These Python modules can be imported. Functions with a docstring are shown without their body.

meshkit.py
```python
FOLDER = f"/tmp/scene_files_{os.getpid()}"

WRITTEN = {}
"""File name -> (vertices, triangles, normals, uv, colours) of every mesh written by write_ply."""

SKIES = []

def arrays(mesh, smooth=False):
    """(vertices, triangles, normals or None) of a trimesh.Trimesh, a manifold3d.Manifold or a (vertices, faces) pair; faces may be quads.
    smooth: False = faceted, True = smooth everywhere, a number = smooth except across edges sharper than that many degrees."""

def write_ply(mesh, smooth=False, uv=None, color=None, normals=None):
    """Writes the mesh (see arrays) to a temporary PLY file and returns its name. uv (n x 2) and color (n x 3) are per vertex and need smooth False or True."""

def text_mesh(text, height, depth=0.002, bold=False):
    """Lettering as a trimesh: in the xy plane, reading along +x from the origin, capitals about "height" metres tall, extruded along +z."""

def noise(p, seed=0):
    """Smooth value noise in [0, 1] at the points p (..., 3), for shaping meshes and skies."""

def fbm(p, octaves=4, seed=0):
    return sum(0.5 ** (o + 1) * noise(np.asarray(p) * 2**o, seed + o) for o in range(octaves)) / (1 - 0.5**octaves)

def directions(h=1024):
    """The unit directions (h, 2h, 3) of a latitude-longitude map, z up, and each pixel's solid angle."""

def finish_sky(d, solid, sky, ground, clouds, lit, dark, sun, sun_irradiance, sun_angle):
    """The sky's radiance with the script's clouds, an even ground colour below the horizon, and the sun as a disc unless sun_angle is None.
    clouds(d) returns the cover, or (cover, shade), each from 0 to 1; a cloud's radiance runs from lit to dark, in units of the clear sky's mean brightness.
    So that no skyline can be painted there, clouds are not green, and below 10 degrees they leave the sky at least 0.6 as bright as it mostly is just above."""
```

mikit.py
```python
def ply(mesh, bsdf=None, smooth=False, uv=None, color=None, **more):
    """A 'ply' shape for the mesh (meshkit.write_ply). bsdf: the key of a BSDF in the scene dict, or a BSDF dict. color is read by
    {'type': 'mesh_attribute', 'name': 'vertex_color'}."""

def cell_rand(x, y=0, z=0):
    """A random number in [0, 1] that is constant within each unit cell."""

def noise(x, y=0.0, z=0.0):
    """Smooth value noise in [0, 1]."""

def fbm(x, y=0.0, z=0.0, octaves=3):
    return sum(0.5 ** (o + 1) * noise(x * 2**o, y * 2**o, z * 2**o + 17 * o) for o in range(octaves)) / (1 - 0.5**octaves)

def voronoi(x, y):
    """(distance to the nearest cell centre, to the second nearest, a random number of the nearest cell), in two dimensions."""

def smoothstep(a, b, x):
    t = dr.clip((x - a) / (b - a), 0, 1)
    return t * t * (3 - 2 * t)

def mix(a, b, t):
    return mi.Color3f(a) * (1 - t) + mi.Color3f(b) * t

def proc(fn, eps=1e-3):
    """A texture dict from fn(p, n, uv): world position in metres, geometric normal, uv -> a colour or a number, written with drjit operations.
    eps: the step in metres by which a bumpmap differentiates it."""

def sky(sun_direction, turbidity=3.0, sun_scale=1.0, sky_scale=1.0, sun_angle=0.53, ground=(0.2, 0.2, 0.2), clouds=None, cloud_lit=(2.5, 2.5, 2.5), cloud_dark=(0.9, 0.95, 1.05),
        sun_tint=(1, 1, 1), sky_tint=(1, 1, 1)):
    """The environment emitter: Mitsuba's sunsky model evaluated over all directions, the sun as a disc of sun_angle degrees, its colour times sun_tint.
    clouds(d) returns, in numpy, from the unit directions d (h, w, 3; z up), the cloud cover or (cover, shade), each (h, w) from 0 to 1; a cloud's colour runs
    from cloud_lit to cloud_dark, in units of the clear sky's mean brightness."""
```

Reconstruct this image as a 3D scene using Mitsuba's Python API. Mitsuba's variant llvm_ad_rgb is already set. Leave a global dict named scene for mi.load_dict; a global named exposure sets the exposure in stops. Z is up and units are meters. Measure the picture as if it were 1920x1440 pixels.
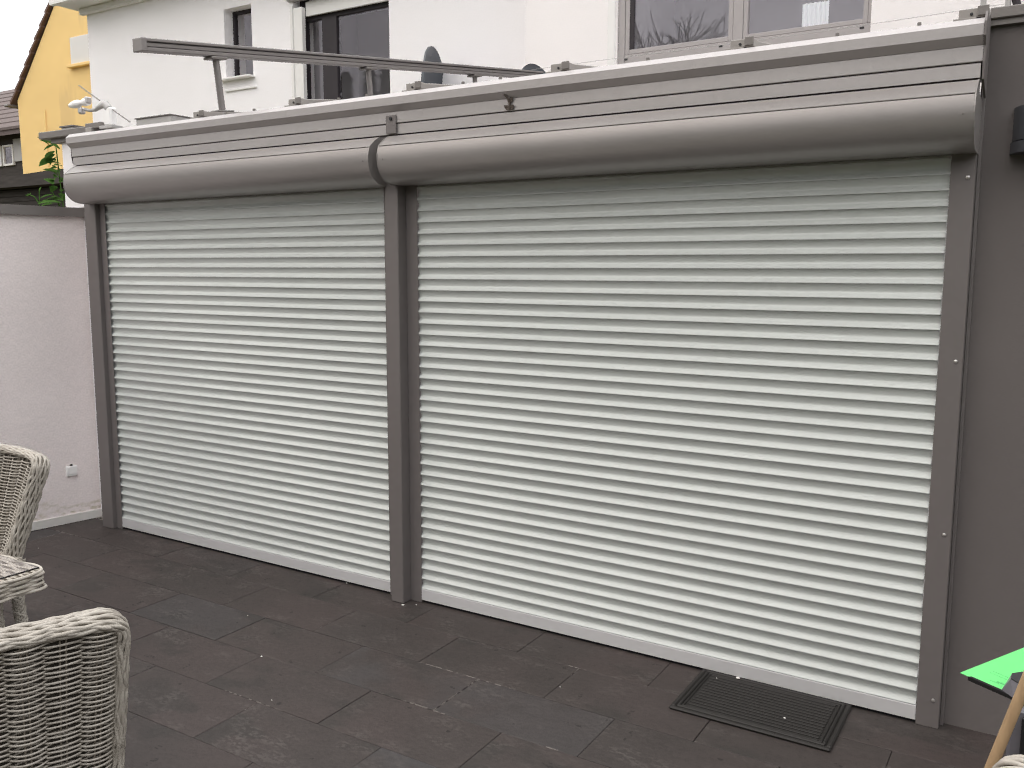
import math, random
import numpy as np, trimesh, drjit as dr, mitsuba as mi, mikit
from shapely.geometry import Polygon, box as sbox
from mikit import proc, noise, fbm, smoothstep, mix, cell_rand
T = mi.ScalarTransform4f
scene, labels = {}, {}

# ---------------------------------------------------------------- camera, sky, exposure
CAM = [2.7321, -3.5623, 1.7174]
scene['camera'] = {'type': 'perspective', 'fov': 59.726, 'fov_axis': 'x', 'near_clip': 0.05, 'far_clip': 2000.0,
                   'to_world': T().look_at(origin=CAM, target=[CAM[0] - .5189, CAM[1] + .845, CAM[2] - .1293], up=[-.0692, .1092, .9916])}
exposure = 2.98
def cloud_deck(d):
    import meshkit
    grain = meshkit.fbm(d * 2.3, 4, 5) - .5      # even overcast: the standard law, zenith about 2.5 times the horizon
    return np.ones(d.shape[:2]), np.clip(1 - d[..., 2] + .35 * grain, 0, 1)
scene['sky'] = mikit.sky((-.45, -.55, .75), turbidity=3, sun_scale=0.06, sun_angle=60, clouds=cloud_deck,
                         cloud_lit=(3.6, 3.58, 3.6), cloud_dark=(1.45, 1.44, 1.45))
labels['sky'] = {'kind': 'structure'}

# ---------------------------------------------------------------- materials
def bsdf(name, **k):
    b = {'type': 'principled'}
    for key, v in k.items():
        b[key] = {'type': 'rgb', 'value': list(v)} if isinstance(v, tuple) else v
    scene[name] = {'type': 'twosided', 'bsdf': b}
def bumped(name, fn, scale, eps, **k):
    b = {'type': 'principled'}
    for key, v in k.items():
        b[key] = {'type': 'rgb', 'value': list(v)} if isinstance(v, tuple) else v
    scene[name] = {'type': 'twosided', 'bsdf': {'type': 'bumpmap', 'arbitrary': proc(fn, eps), 'scale': scale, 'bsdf': b}}

def c3(a): return mi.Color3f(*a)
def f_grey(p, n, uv):
    s = fbm(p.x * 3, p.y * 9, p.z * 9, 4)
    d = smoothstep(.62, .80, fbm(p.x * 26, p.y * 20, p.z * 5 + 3, 3))
    g = noise(p.x * 420, p.y * 420, p.z * 420)
    return mix((.395, .372, .366), (.34, .32, .31), d * .2) * (.93 + .10 * s + .06 * g)
def f_slat(p, n, uv):
    s = fbm(p.x * 2.2, p.y * 4, p.z * 6, 3)
    d = smoothstep(.60, .78, fbm(p.x * 45, p.y * 45, p.z * 14, 3))
    k = cell_rand(dr.floor((p.z - .066) / .055), 3, 1)
    return mix((.497, .520, .505), (.43, .44, .42), d * .15) * (.95 + .04 * s + .03 * k)
def f_white(p, n, uv):
    s = fbm(p.x * .8, p.y * .8, p.z * .8, 4)
    g = noise(p.x * 160, p.y * 160, p.z * 160)
    return c3((.88, .862, .872)) * (.92 + .06 * s + .04 * g)
def f_cream(p, n, uv):
    s = fbm(p.x * .9, p.y * .9, p.z * .9, 4)
    g = noise(p.x * 160, p.y * 160, p.z * 160)
    return c3((.82, .785, .775)) * (.92 + .06 * s + .04 * g)
def f_render(p, n, uv):
    s = fbm(p.x * 1.7, p.y * 1.7, p.z * 1.7, 4)
    g = noise(p.x * 150, p.y * 150, p.z * 110)
    base = c3((.84, .765, .755)) * (.82 + .16 * s + .16 * g)
    # algae and splash stains along the foot of the wall
    q = fbm(p.x * 9, p.y * 9, p.z * 14, 4)
    st = smoothstep(.36, .70, fbm(p.x * 30, p.y * 30, p.z * 45, 4)) * smoothstep(.35, .6, q) * smoothstep(.24, .08, p.z + .25 * (fbm(p.y * 5, p.x * 5, 2.0, 3) - .5))
    return mix(base, (.46, .41, .30), st * .75)
def f_dark(p, n, uv):
    s = fbm(p.x * 1.4, p.y * 1.4, p.z * 1.4, 4)
    g = noise(p.x * 260, p.y * 260, p.z * 260)
    return c3((.136, .122, .119)) * (.88 + .16 * s + .08 * g)
def f_pave(p, n, uv):
    row = dr.floor((p.y + .27) / .3165)
    odd = row - 2 * dr.floor(row / 2)
    col = dr.floor((p.x - .107 - .3165 * odd) / .633)
    k, k2 = cell_rand(row, col, 5), cell_rand(row, col, 9)
    big = fbm(p.x * 2.1 + 9 * k, p.y * 2.1, k2 * 7, 4)
    mid = fbm(p.x * 7 + 5 * k, p.y * 15, k2 * 5, 5)
    fine = fbm(p.x * 60, p.y * 110, 3.0, 3)
    g = noise(p.x * 420, p.y * 420, 1.0)
    c = mix((.0440, .0368, .0345), (.0510, .0402, .0380), smoothstep(.30, .72, big))
    c = mix(c, (.050, .0470, .0480), smoothstep(.74, .98, k) * smoothstep(.3, .6, fbm(p.x * 3.5, p.y * 3.5, 6.0, 4)) * .9)
    c = mix(c, (.032, .0295, .0275), smoothstep(.58, .74, fbm(p.x * 3.1 + 7 * k2, p.y * 5, 8.0, 4)) * .55)
    c = mix(c, (.092, .083, .078), smoothstep(.50, .78, mid) * smoothstep(.36, .75, fine) * .40)
    c = mix(c, (.018, .016, .015), smoothstep(.90, .93, noise(p.x * 17, p.y * 17, 5.0)) * smoothstep(.5, .7, fine) * .7)
    fy, fx = (p.y + .27) / .3165 - row, (p.x - .107 - .3165 * odd) / .633 - col
    e = dr.minimum(dr.minimum(fy, 1 - fy) * .3165, dr.minimum(fx, 1 - fx) * .633)      # efflorescence crumbling along some slab edges
    ef = smoothstep(.0045, .0020, e) * smoothstep(.72, .80, noise(p.x * 4.0, p.y * 4.0, 2.0)) * smoothstep(.38, .6, noise(p.x * 70, p.y * 70, 4.0))
    c = mix(c, (.20, .18, .165), ef * .65)
    return c * (.68 + .25 * fine + .19 * mid + .24 * g)
def f_joint(p, n, uv):
    a = smoothstep(.54, .64, noise(p.x * 4.0, p.y * 4.0, 2.0)) * smoothstep(.35, .55, noise(p.x * 60, p.y * 60, 4.0))
    return mix((.024, .021, .020), (.34, .31, .28), a)
def f_yellow(p, n, uv):
    s = fbm(p.x * .5, p.y * .5, p.z * .5, 4)
    d = smoothstep(.62, .75, fbm(p.x * 2.2, p.y, p.z * .35, 4))
    return mix((.80, .57, .25), (.62, .44, .22), d * .45) * (.88 + .16 * s)
def f_wood(p, n, uv):
    g = fbm(p.x * 70, p.y * 70, p.z * 9, 4)
    return mix((.235, .145, .075), (.40, .275, .155), g)
def f_wick(p, n, uv):
    k = noise(p.x * 22, p.y * 22, p.z * 60)
    g = noise(p.x * 260, p.y * 260, p.z * 260)
    return mix((.32, .290, .250), (.47, .438, .388), k) * (.86 + .22 * g)
def f_timber(p, n, uv):
    return mix((.022, .018, .016), (.05, .042, .038), fbm(p.x * 3, p.y * 3, p.z * 20, 3))
def f_leaf(p, n, uv):
    return mix((.040, .105, .022), (.11, .21, .055), noise(p.x * 40, p.y * 40, p.z * 40))
def f_soil(p, n, uv):
    return mix((.055, .060, .030), (.12, .105, .06), fbm(p.x * 2, p.y * 2, 0.0, 4))
def b_rough(p, n, uv):
    return fbm(p.x * 120, p.y * 120, p.z * 120, 3)
def b_stone(p, n, uv):
    return fbm(p.x * 55, p.y * 55, 1.0, 4)
bsdf('m_grey', base_color=proc(f_grey), metallic=.5, roughness=.40, specular=.5)
def f_box(p, n, uv):
    s = fbm(p.x * 3, p.y * 9, p.z * 9, 4)
    g = noise(p.x * 420, p.y * 420, p.z * 420)
    return c3((.275, .257, .249)) * (.93 + .10 * s + .06 * g)
bsdf('m_box', base_color=proc(f_box), metallic=.42, roughness=.40, specular=.5)
bsdf('m_guide', base_color=(.160, .144, .141), metallic=.15, roughness=.48, specular=.4)
bsdf('m_slat', base_color=proc(f_slat), roughness=.29, specular=.5)
bsdf('m_rail', base_color=(.57, .565, .57), roughness=.42, metallic=.15)
bumped('m_white', b_rough, .004, 2e-3, base_color=proc(f_white), roughness=.95, specular=.1)
bumped('m_cream', b_rough, .004, 2e-3, base_color=proc(f_cream), roughness=.95, specular=.1)
bumped('m_render', b_rough, .010, 2e-3, base_color=proc(f_render), roughness=.95, specular=.1)
bumped('m_dark', b_rough, .0010, 2e-3, base_color=proc(f_dark), roughness=.85, specular=.15)
bumped('m_pave', b_stone, .0022, 2e-3, base_color=proc(f_pave), roughness=.62, specular=.35)
bsdf('m_joint', base_color=proc(f_joint), roughness=1.0, specular=.0)
bsdf('m_yellow', base_color=proc(f_yellow), roughness=.95, specular=.1)
bsdf('m_wood', base_color=proc(f_wood), roughness=.65)
bsdf('m_wick', base_color=proc(f_wick), roughness=.5, specular=.4)
bsdf('m_liner', base_color=(.085, .075, .062), roughness=.9)
bsdf('m_stake', base_color=(.26, .23, .19), roughness=.6)
bsdf('m_core', base_color=(.17, .15, .125), roughness=.9)
bsdf('m_timber', base_color=proc(f_timber), roughness=.85)
bsdf('m_soil', base_color=proc(f_soil), roughness=1.0, specular=.0)
bsdf('m_tile', base_color=(.115, .070, .055), roughness=.8)
bsdf('m_browntile', base_color=(.105, .082, .078), roughness=.8)
bsdf('m_cap', base_color=(.175, .160, .152), roughness=.5, metallic=.2)
bsdf('m_frame', base_color=(.33, .305, .30), roughness=.42)
bsdf('m_darkframe', base_color=(.042, .037, .041), roughness=.5, specular=.15)
bsdf('m_pale', base_color=(.60, .585, .56), roughness=.5)
bsdf('m_cappale', base_color=(.27, .25, .235), roughness=.5)
bsdf('m_railgrey', base_color=(.205, .188, .182), roughness=.45, metallic=.2)
bsdf('m_palegrey', base_color=(.36, .35, .34), roughness=.5)
bsdf('m_sill', base_color=(.72, .71, .69), roughness=.6)
bsdf('m_room', base_color=(.34, .33, .34), roughness=.9)
bsdf('m_plastic', base_color=(.82, .81, .80), roughness=.35)
bsdf('m_dish', base_color=(.070, .078, .092), roughness=.45)
bsdf('m_black', base_color=(.012, .012, .013), roughness=.35)
bsdf('m_rubber', base_color=(.021, .019, .0178), roughness=.6, specular=.35)
bsdf('m_screw', base_color=(.55, .53, .52), roughness=.3, metallic=.8)
bsdf('m_case', base_color=(.115, .110, .125), roughness=.33)
bsdf('m_casetop', base_color=(.035, .035, .038), roughness=.35)
bsdf('m_green', base_color=(.12, .56, .16), roughness=.7)
bsdf('m_ink', base_color=(.05, .32, .10), roughness=.8)
bsdf('m_lamp', base_color=(.062, .064, .072), roughness=.4, metallic=.2)
bsdf('m_speck', base_color=(.40, .38, .36), roughness=.9)
bsdf('m_crumb', base_color=(.70, .68, .65), roughness=.9)
bsdf('m_bark', base_color=(.06, .05, .045), roughness=.9)
bsdf('m_dry', base_color=(.070, .055, .045), roughness=.9)
bsdf('m_curtain', base_color=(.72, .75, .76), roughness=.9)
bsdf('m_hedge', base_color=(.045, .055, .030), roughness=.9)
bsdf('m_conifer', base_color=(.075, .080, .060), roughness=.9)
scene['m_leaf'] = {'type': 'principledthin', 'base_color': proc(f_leaf), 'roughness': .4, 'diff_trans': .5, 'spec_trans': 0.0}
scene['m_pane'] = {'type': 'thindielectric', 'int_ior': 1.5, 'specular_reflectance': {'type': 'rgb', 'value': [.98, .93, 1.0]}}
scene['m_glass'] = {'type': 'dielectric', 'int_ior': 1.5}

# ---------------------------------------------------------------- helpers
count = {}
def numbered(base):
    n = count.get(base, 0); count[base] = n + 1
    return base if n == 0 else f'{base}_{n:03d}'
def put(name, mesh, m, parent=None, smooth=False, at=None, **lab):
    key = numbered(name if parent is None else parent + '__' + name)
    scene[key] = mikit.ply(mesh, m, smooth=smooth) if not isinstance(mesh, dict) else dict(mesh)
    if at is not None: scene[key]['to_world'] = at
    if lab: labels[key] = lab
    return key
def thing(name, label, category, group=None):
    key = numbered(name)
    labels[key] = {'label': label, 'category': category}
    if group: labels[key]['group'] = group
    return key
def tag(key, label, category, group=None):
    labels[key] = {'label': label, 'category': category}
    if group: labels[key]['group'] = group
def cat(*ms):
    ms = [m for a in ms for m in (a if isinstance(a, list) else [a])]
    return trimesh.util.concatenate(ms)
def bx(x0, x1, y0, y1, z0, z1, b=.0):
    x0, x1 = min(x0, x1), max(x0, x1); y0, y1 = min(y0, y1), max(y0, y1); z0, z1 = min(z0, z1), max(z0, z1)
    if b <= 0:
        m = trimesh.creation.box(extents=(x1 - x0, y1 - y0, z1 - z0)); m.apply_translation(((x0 + x1) / 2, (y0 + y1) / 2, (z0 + z1) / 2)); return m
    b = min(b, (x1 - x0) * .45, (y1 - y0) * .45, (z1 - z0) * .45)
    P = []
    for sx in (0, 1):
        for sy in (0, 1):
            for sz in (0, 1):
                c = np.array([x1 if sx else x0, y1 if sy else y0, z1 if sz else z0]); d = np.array([1 - 2 * sx, 1 - 2 * sy, 1 - 2 * sz]) * b
                P += [c + d * [0, 1, 1], c + d * [1, 0, 1], c + d * [1, 1, 0]]
    return trimesh.convex.convex_hull(np.array(P))
def ext_x(prof, x0, x1):
    m = trimesh.creation.extrude_polygon(Polygon(prof), x1 - x0, engine='earcut')
    v = m.vertices; m.vertices = np.stack([v[:, 2] + x0, v[:, 0], v[:, 1]], 1); return m
def ext_y(poly, y0, y1):
    m = trimesh.creation.extrude_polygon(poly if not isinstance(poly, list) else Polygon(poly), y1 - y0, engine='earcut')
    v = m.vertices; m.vertices = np.stack([v[:, 0], y1 - v[:, 2], v[:, 1]], 1); return m
def ext_z(poly, z0, z1):
    m = trimesh.creation.extrude_polygon(poly if not isinstance(poly, list) else Polygon(poly), z1 - z0, engine='earcut'); m.apply_translation((0, 0, z0)); return m
def tube(path, r, sides=8, flat=1.0, up=(0, 0, 1), caps=True):
    """tube along path; r a number or per point; flat squeezes it along the frame's second axis."""
    P = np.asarray(path, float); n = len(P)
    t = np.gradient(P, axis=0); t /= np.maximum(np.linalg.norm(t, axis=1, keepdims=True), 1e-9)
    up = np.asarray(up, float); a = np.cross(t, up)
    l = np.linalg.norm(a, axis=1, keepdims=True); alt = np.cross(t, [1, .1, .05])
    a = np.where(l > .15, a / np.maximum(l, 1e-9), alt / np.maximum(np.linalg.norm(alt, axis=1, keepdims=True), 1e-9))
    b = np.cross(a, t)
    r = np.broadcast_to(np.asarray(r, float), (n,))[:, None, None]
    th = np.arange(sides) / sides * 2 * np.pi
    V = P[:, None] + r * (a[:, None] * np.cos(th)[None, :, None] + flat * b[:, None] * np.sin(th)[None, :, None])
    i, j = np.meshgrid(np.arange(n - 1), np.arange(sides), indexing='ij'); i, j = i.ravel(), j.ravel(); k = (j + 1) % sides
    F = np.vstack([np.stack([i * sides + j, i * sides + k, (i + 1) * sides + k], 1), np.stack([i * sides + j, (i + 1) * sides + k, (i + 1) * sides + j], 1)])
    V = V.reshape(-1, 3)
    if caps:
        V = np.vstack([V, P[:1], P[-1:]]); c0, c1 = n * sides, n * sides + 1; jj = np.arange(sides); kk = (jj + 1) % sides
        F = np.vstack([F, np.stack([np.full(sides, c0), kk, jj], 1), np.stack([np.full(sides, c1), (n - 1) * sides + jj, (n - 1) * sides + kk], 1)])
    return trimesh.Trimesh(V, F, process=False)
def cyl(p0, p1, r, sides=16):
    return tube([p0, np.array(p0) * .5 + np.array(p1) * .5, p1], r, sides, up=(.31, .17, .93) if abs(np.array(p1) - np.array(p0))[2] > .5 * np.linalg.norm(np.array(p1) - np.array(p0)) else (0, 0, 1))
def lathe(prof, axis_from, axis_to, n=28):
    """prof: (radius, distance) pairs along the axis"""
    a = np.array(axis_to, float) - axis_from; a /= np.linalg.norm(a)
    u = np.cross(a, [.2, .9, .35]); u /= np.linalg.norm(u); w = np.cross(a, u)
    th = np.arange(n) / n * 2 * np.pi
    V = np.concatenate([np.array(axis_from) + a * d + r * (np.cos(th)[:, None] * u + np.sin(th)[:, None] * w) for r, d in prof])
    F = []
    for i in range(len(prof) - 1):
        for j in range(n):
            k = (j + 1) % n; F += [[i * n + j, (i + 1) * n + k, i * n + k], [i * n + j, (i + 1) * n + j, (i + 1) * n + k]]
    return trimesh.Trimesh(V, F, process=False)
G = -.008            # paving level
rng = random.Random(7)

# ---------------------------------------------------------------- ground and paving
put('ground', bx(-90, 90, -90, 120, G - .35, G - .055), 'm_soil', kind='structure')
labels['paving'] = {'kind': 'structure', 'label': 'anthracite rectangular slab paving laid in half bond'}
put('joint_bed', bx(-3.4, 4.6, -4.75, .2, G - .05, G - .0042), 'm_joint', 'paving')
for row in range(-14, 1):
    y0 = -.27 + row * .3165
    off = .107 + (.3165 if row % 2 else 0)
    for col in range(-7, 7):
        x0 = off + col * .633
        if x0 > 4.4 or x0 + .633 < -3.3: continue
        g = .0008 + .0009 * rng.random()
        dz = (rng.random() - .5) * .0016
        s = bx(x0 + g, x0 + .633 - g, y0 + g, y0 + .3165 - g, G - .045, G + dz, .0014)
        tx, ty = (rng.random() - .5) * .0025, (rng.random() - .5) * .003
        v = np.array(s.vertices); v[:, 2] += (v[:, 0] - x0 - .31) * tx + (v[:, 1] - y0 - .16) * ty; s.vertices = v
        put('slab', s, 'm_pave', 'paving')

# ---------------------------------------------------------------- boundary walls
A = np.array([-2.868, .07]); ang = math.radians(10); dw = np.array([math.sin(ang), math.cos(ang)]); nw = np.array([math.cos(ang), -math.sin(ang)])
def along(s, o): return tuple(A - dw * s + nw * o)      # s metres from the corner towards the viewer, o metres out of the wall face
def wall_prism(s0, s1, o0, o1, z0, z1): return ext_z([along(s0, o0), along(s1, o0), along(s1, o1), along(s0, o1)], z0, z1)
t = thing('garden_wall', 'low pale pink rendered garden wall with a grey metal coping on the left', 'wall')
put('wall_face', wall_prism(-.05, 6.0, -.24, 0, G - .05, 2.05), 'm_render', t)
put('coping', cat(wall_prism(-.02, 6.03, -.29, .03, 2.066, 2.105), wall_prism(-.02, 6.03, .018, .03, 2.045, 2.066)), 'm_cap', t)
put('plinth', wall_prism(-.03, 6.0, 0.0, .012, G + .004, .052), 'm_pale', t)
t = thing('outdoor_socket', 'small square white outdoor socket low on the pink garden wall', 'socket')
def sock(s0, s1, o0, o1, z0, z1, b):
    m = bx(s0, s1, 0, o1 - o0, 0, z1 - z0, b); v = np.array(m.vertices)
    q = np.array([along(a, o0 + o) for a, o in v[:, :2]]); m.vertices = np.column_stack([q, v[:, 2] + z0]); m.fix_normals(); return m
put('cover', sock(.128, .200, 0, .016, .316, .386, .004), 'm_plastic', t)
put('lid', sock(.133, .195, .0165, .021, .332, .381, .002), 'm_plastic', t)
put('cable_gland', sock(.155, .172, 0, .016, .386, .397, .003), 'm_black', t)

t = thing('boundary_wall', 'tall white rendered wall end between the low garden wall and the terrace roof', 'wall')
put('wall_face', bx(-3.04, -2.66, .075, 4.0, 2.106, 2.545, .004), 'm_white', t)
put('wall_base', bx(-3.3, -2.70, .09, 4.0, G - .05, 2.10), 'm_white', t)
put('coping', cat(bx(-3.21, -2.60, .02, 4.0, 2.567, 2.612, .004), bx(-3.12, -2.64, .05, 4.0, 2.54, 2.567)), 'm_cap', t)
t = thing('flashing_box', 'small pale flashing box standing on the tall white wall end', 'flashing')
put('body', bx(-3.07, -2.945, .1, .30, 2.614, 2.643, .003), 'm_palegrey', t); put('lid', bx(-3.08, -2.935, .09, .31, 2.643, 2.652), 'm_cap', t)

t = thing('dark_grey_wall', 'dark grey rendered wall to the right of the shutters with a metal coping', 'wall')
put('wall_face', bx(2.44, 5.2, .045, .34, G - .05, 2.548), 'm_dark', t)
put('coping', cat(bx(2.455, 5.2, .012, .37, 2.565, 2.602, .003), bx(2.458, 5.2, .024, .36, 2.545, 2.565)), 'm_cap', t)
put('edge_trim', bx(2.446, 2.458, .02, .0449, G, 2.55, .002), 'm_guide', t)
t = thing('roof_railing', 'slim metal railing posts standing on the coping of the dark wall', 'railing')
for x in (2.421, 2.4985): put('post', bx(x - .009, x + .009, .14, .16, 2.6022, 3.3, .002), 'm_palegrey', t)
put('top_rail', bx(2.40, 4.6, .13, .17, 3.302, 3.335, .004), 'm_palegrey', t)
put('brace', tube([(2.535, .15, 2.603), (2.515, .15, 2.68), (2.46, .15, 2.86), (2.43, .15, 2.96)], .013, 8), 'm_darkframe', t)

# wall lamp
t = thing('wall_lamp', 'dark grey half round wall lamp on the dark wall at the right edge', 'lamp')
def halfround(xc, hw, y, d, z0, z1, b=.004):
    a = np.linspace(0, np.pi, 19)
    pts = [(xc + hw * math.cos(q), y - d * math.sin(q)) for q in a]
    return ext_z([(p[0], p[1]) for p in pts], z0, z1)
put('housing', halfround(2.625, .078, .044, .10, 2.150, 2.262), 'm_lamp', t, smooth=30)
put('base_band', halfround(2.625, .083, .044, .106, 2.108, 2.146), 'm_lamp', t, smooth=30)

# ---------------------------------------------------------------- terrace roof: posts, gutter, rafters, glass
roof = thing('terrace_roof', 'grey aluminium terrace roof with gutter fascia, posts and rafters above both shutters', 'terrace roof')
put('post', bx(-2.644, -2.531, -.05, .05, G, 2.40, .004), 'm_guide', roof)
put('post', bx(-.142, -.0616, -.083, .05, G, 2.40, .004), 'm_guide', roof)
FX0, FX1 = -2.636, 2.452
lip = [(-.112, 2.455), (-.1205, 2.4545), (-.150, 2.481), (-.1505, 2.5165), (-.147, 2.5195), (-.124, 2.540), (-.05, 2.545), (-.05, 2.455)]
put('gutter', ext_x(lip, FX0, FX1), 'm_grey', roof)
put('fascia_panel', ext_x([(-.1185, 2.402), (-.1200, 2.404), (-.1200, 2.4535), (-.02, 2.4535), (-.02, 2.402)], FX0 + .006, FX1), 'm_grey', roof)
put('fascia_panel', ext_x([(-.1160, 2.3505), (-.1160, 2.396), (-.113, 2.3990), (-.02, 2.3990), (-.02, 2.3505)], FX0 + .010, FX1 - .004), 'm_grey', roof)
put('groove_strip', bx(FX0 + .02, FX1 - .01, -.105, -.03, 2.3992, 2.4018), 'm_guide', roof)
put('backing_strip', bx(FX0 + .02, FX1 - .01, -.104, -.03, 2.30, 2.3503), 'm_guide', roof)
put('end_cap', ext_x([(-.153, 2.478), (-.154, 2.523), (-.126, 2.56), (.0, 2.56), (.0, 2.30), (-.116, 2.345), (-.123, 2.40), (-.123, 2.452)], FX1 + .001, FX1 + .008), 'm_guide', roof)
put('end_cap', ext_x([(-.149, 2.483), (-.148, 2.517), (-.124, 2.538), (.0, 2.54), (.0, 2.36), (-.110, 2.36), (-.118, 2.40), (-.118, 2.4545)], FX0 - .004, FX0 - .0005), 'm_guide', roof)
k = put('bracket', bx(-.0915, -.0295, -.1275, -.1207, 2.352, 2.438, .002), 'm_guide', roof, label='upright strap with one dark screw between the two shutter boxes')
put('screw', lathe([(.0, 0), (.0085, .001), (.0085, .005), (.0, .0052)][::-1], (-.059, -.1278, 2.422), (-.059, -.2, 2.422), 14), 'm_black', k, smooth=30)
def rz(y, h=0): return 2.557 + .14 * y + h
def room_box(x0, x1, y0, y1, z0, z1, w=.03):
    return cat(bx(x0, x1, y1, y1 + w, z0, z1), bx(x0, x0 + w, y0, y1, z0, z1), bx(x1 - w, x1, y0, y1, z0, z1), bx(x0 + w, x1 - w, y0, y1, z1 - w, z1), bx(x0 + w, x1 - w, y0, y1, z0, z0 + w))
def sloped(x0, x1, y0, y1, h0, h1):
    m = bx(x0, x1, y0, y1, h0, h1, .003); v = np.array(m.vertices); v[:, 2] = 2.557 + .14 * v[:, 1] + v[:, 2]; m.vertices = v; return m
RX = [-2.545, -1.45, -.71, .062, .845, 1.63, 2.415]
for i, x in enumerate(RX):
    r = put('rafter', sloped(x - .03, x + .03, -.055, 3.95, -.07, .034), 'm_cappale', roof)
    if i:
        c = put('rafter_cap', cat(bx(x - .045, x + .045, -.105, -.055, 2.549, 2.579, .002), bx(x - .06, x + .01, -.118, -.08, 2.541, 2.5475, .001)), 'm_cappale', roof)
        put('cap_screw', lathe([(.0, 0), (.005, .0005), (.005, .004), (.0, .0042)][::-1], (x - .006, -.1053, 2.560), (x - .006, -.2, 2.560), 10), 'm_black', c)
        put('corner_plate', bx(x + .012, x + .046, -.112, -.106, 2.553, 2.583, .001), 'm_cap', c)
for a, b in zip(RX[:-1], RX[1:]):
    put('glass_pane', sloped(a + .035, b - .035, -.03, 3.93, -.004, .006), 'm_glass', roof)
clips = bx(-.006, .006, -.112, -.10, 0, .010, .001)
for x in (-2.28, -1.22, -1.0, -.40, -.22, .35, .55, 1.25, 1.98, 2.25):
    put('clip', bx(x - .006, x + .006, -.118, -.106, 2.540, 2.5535, .001), 'm_cap', roof)
t = thing('dark_end_box', 'small dark connection box at the left end of the gutter', 'connection box')
put('body', bx(-2.59, -2.43, -.045, .05, 2.578, 2.612, .003), 'm_cap', t); put('cover', bx(-2.425, -2.30, -.06, .02, 2.565, 2.583, .002), 'm_palegrey', t); 

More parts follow.
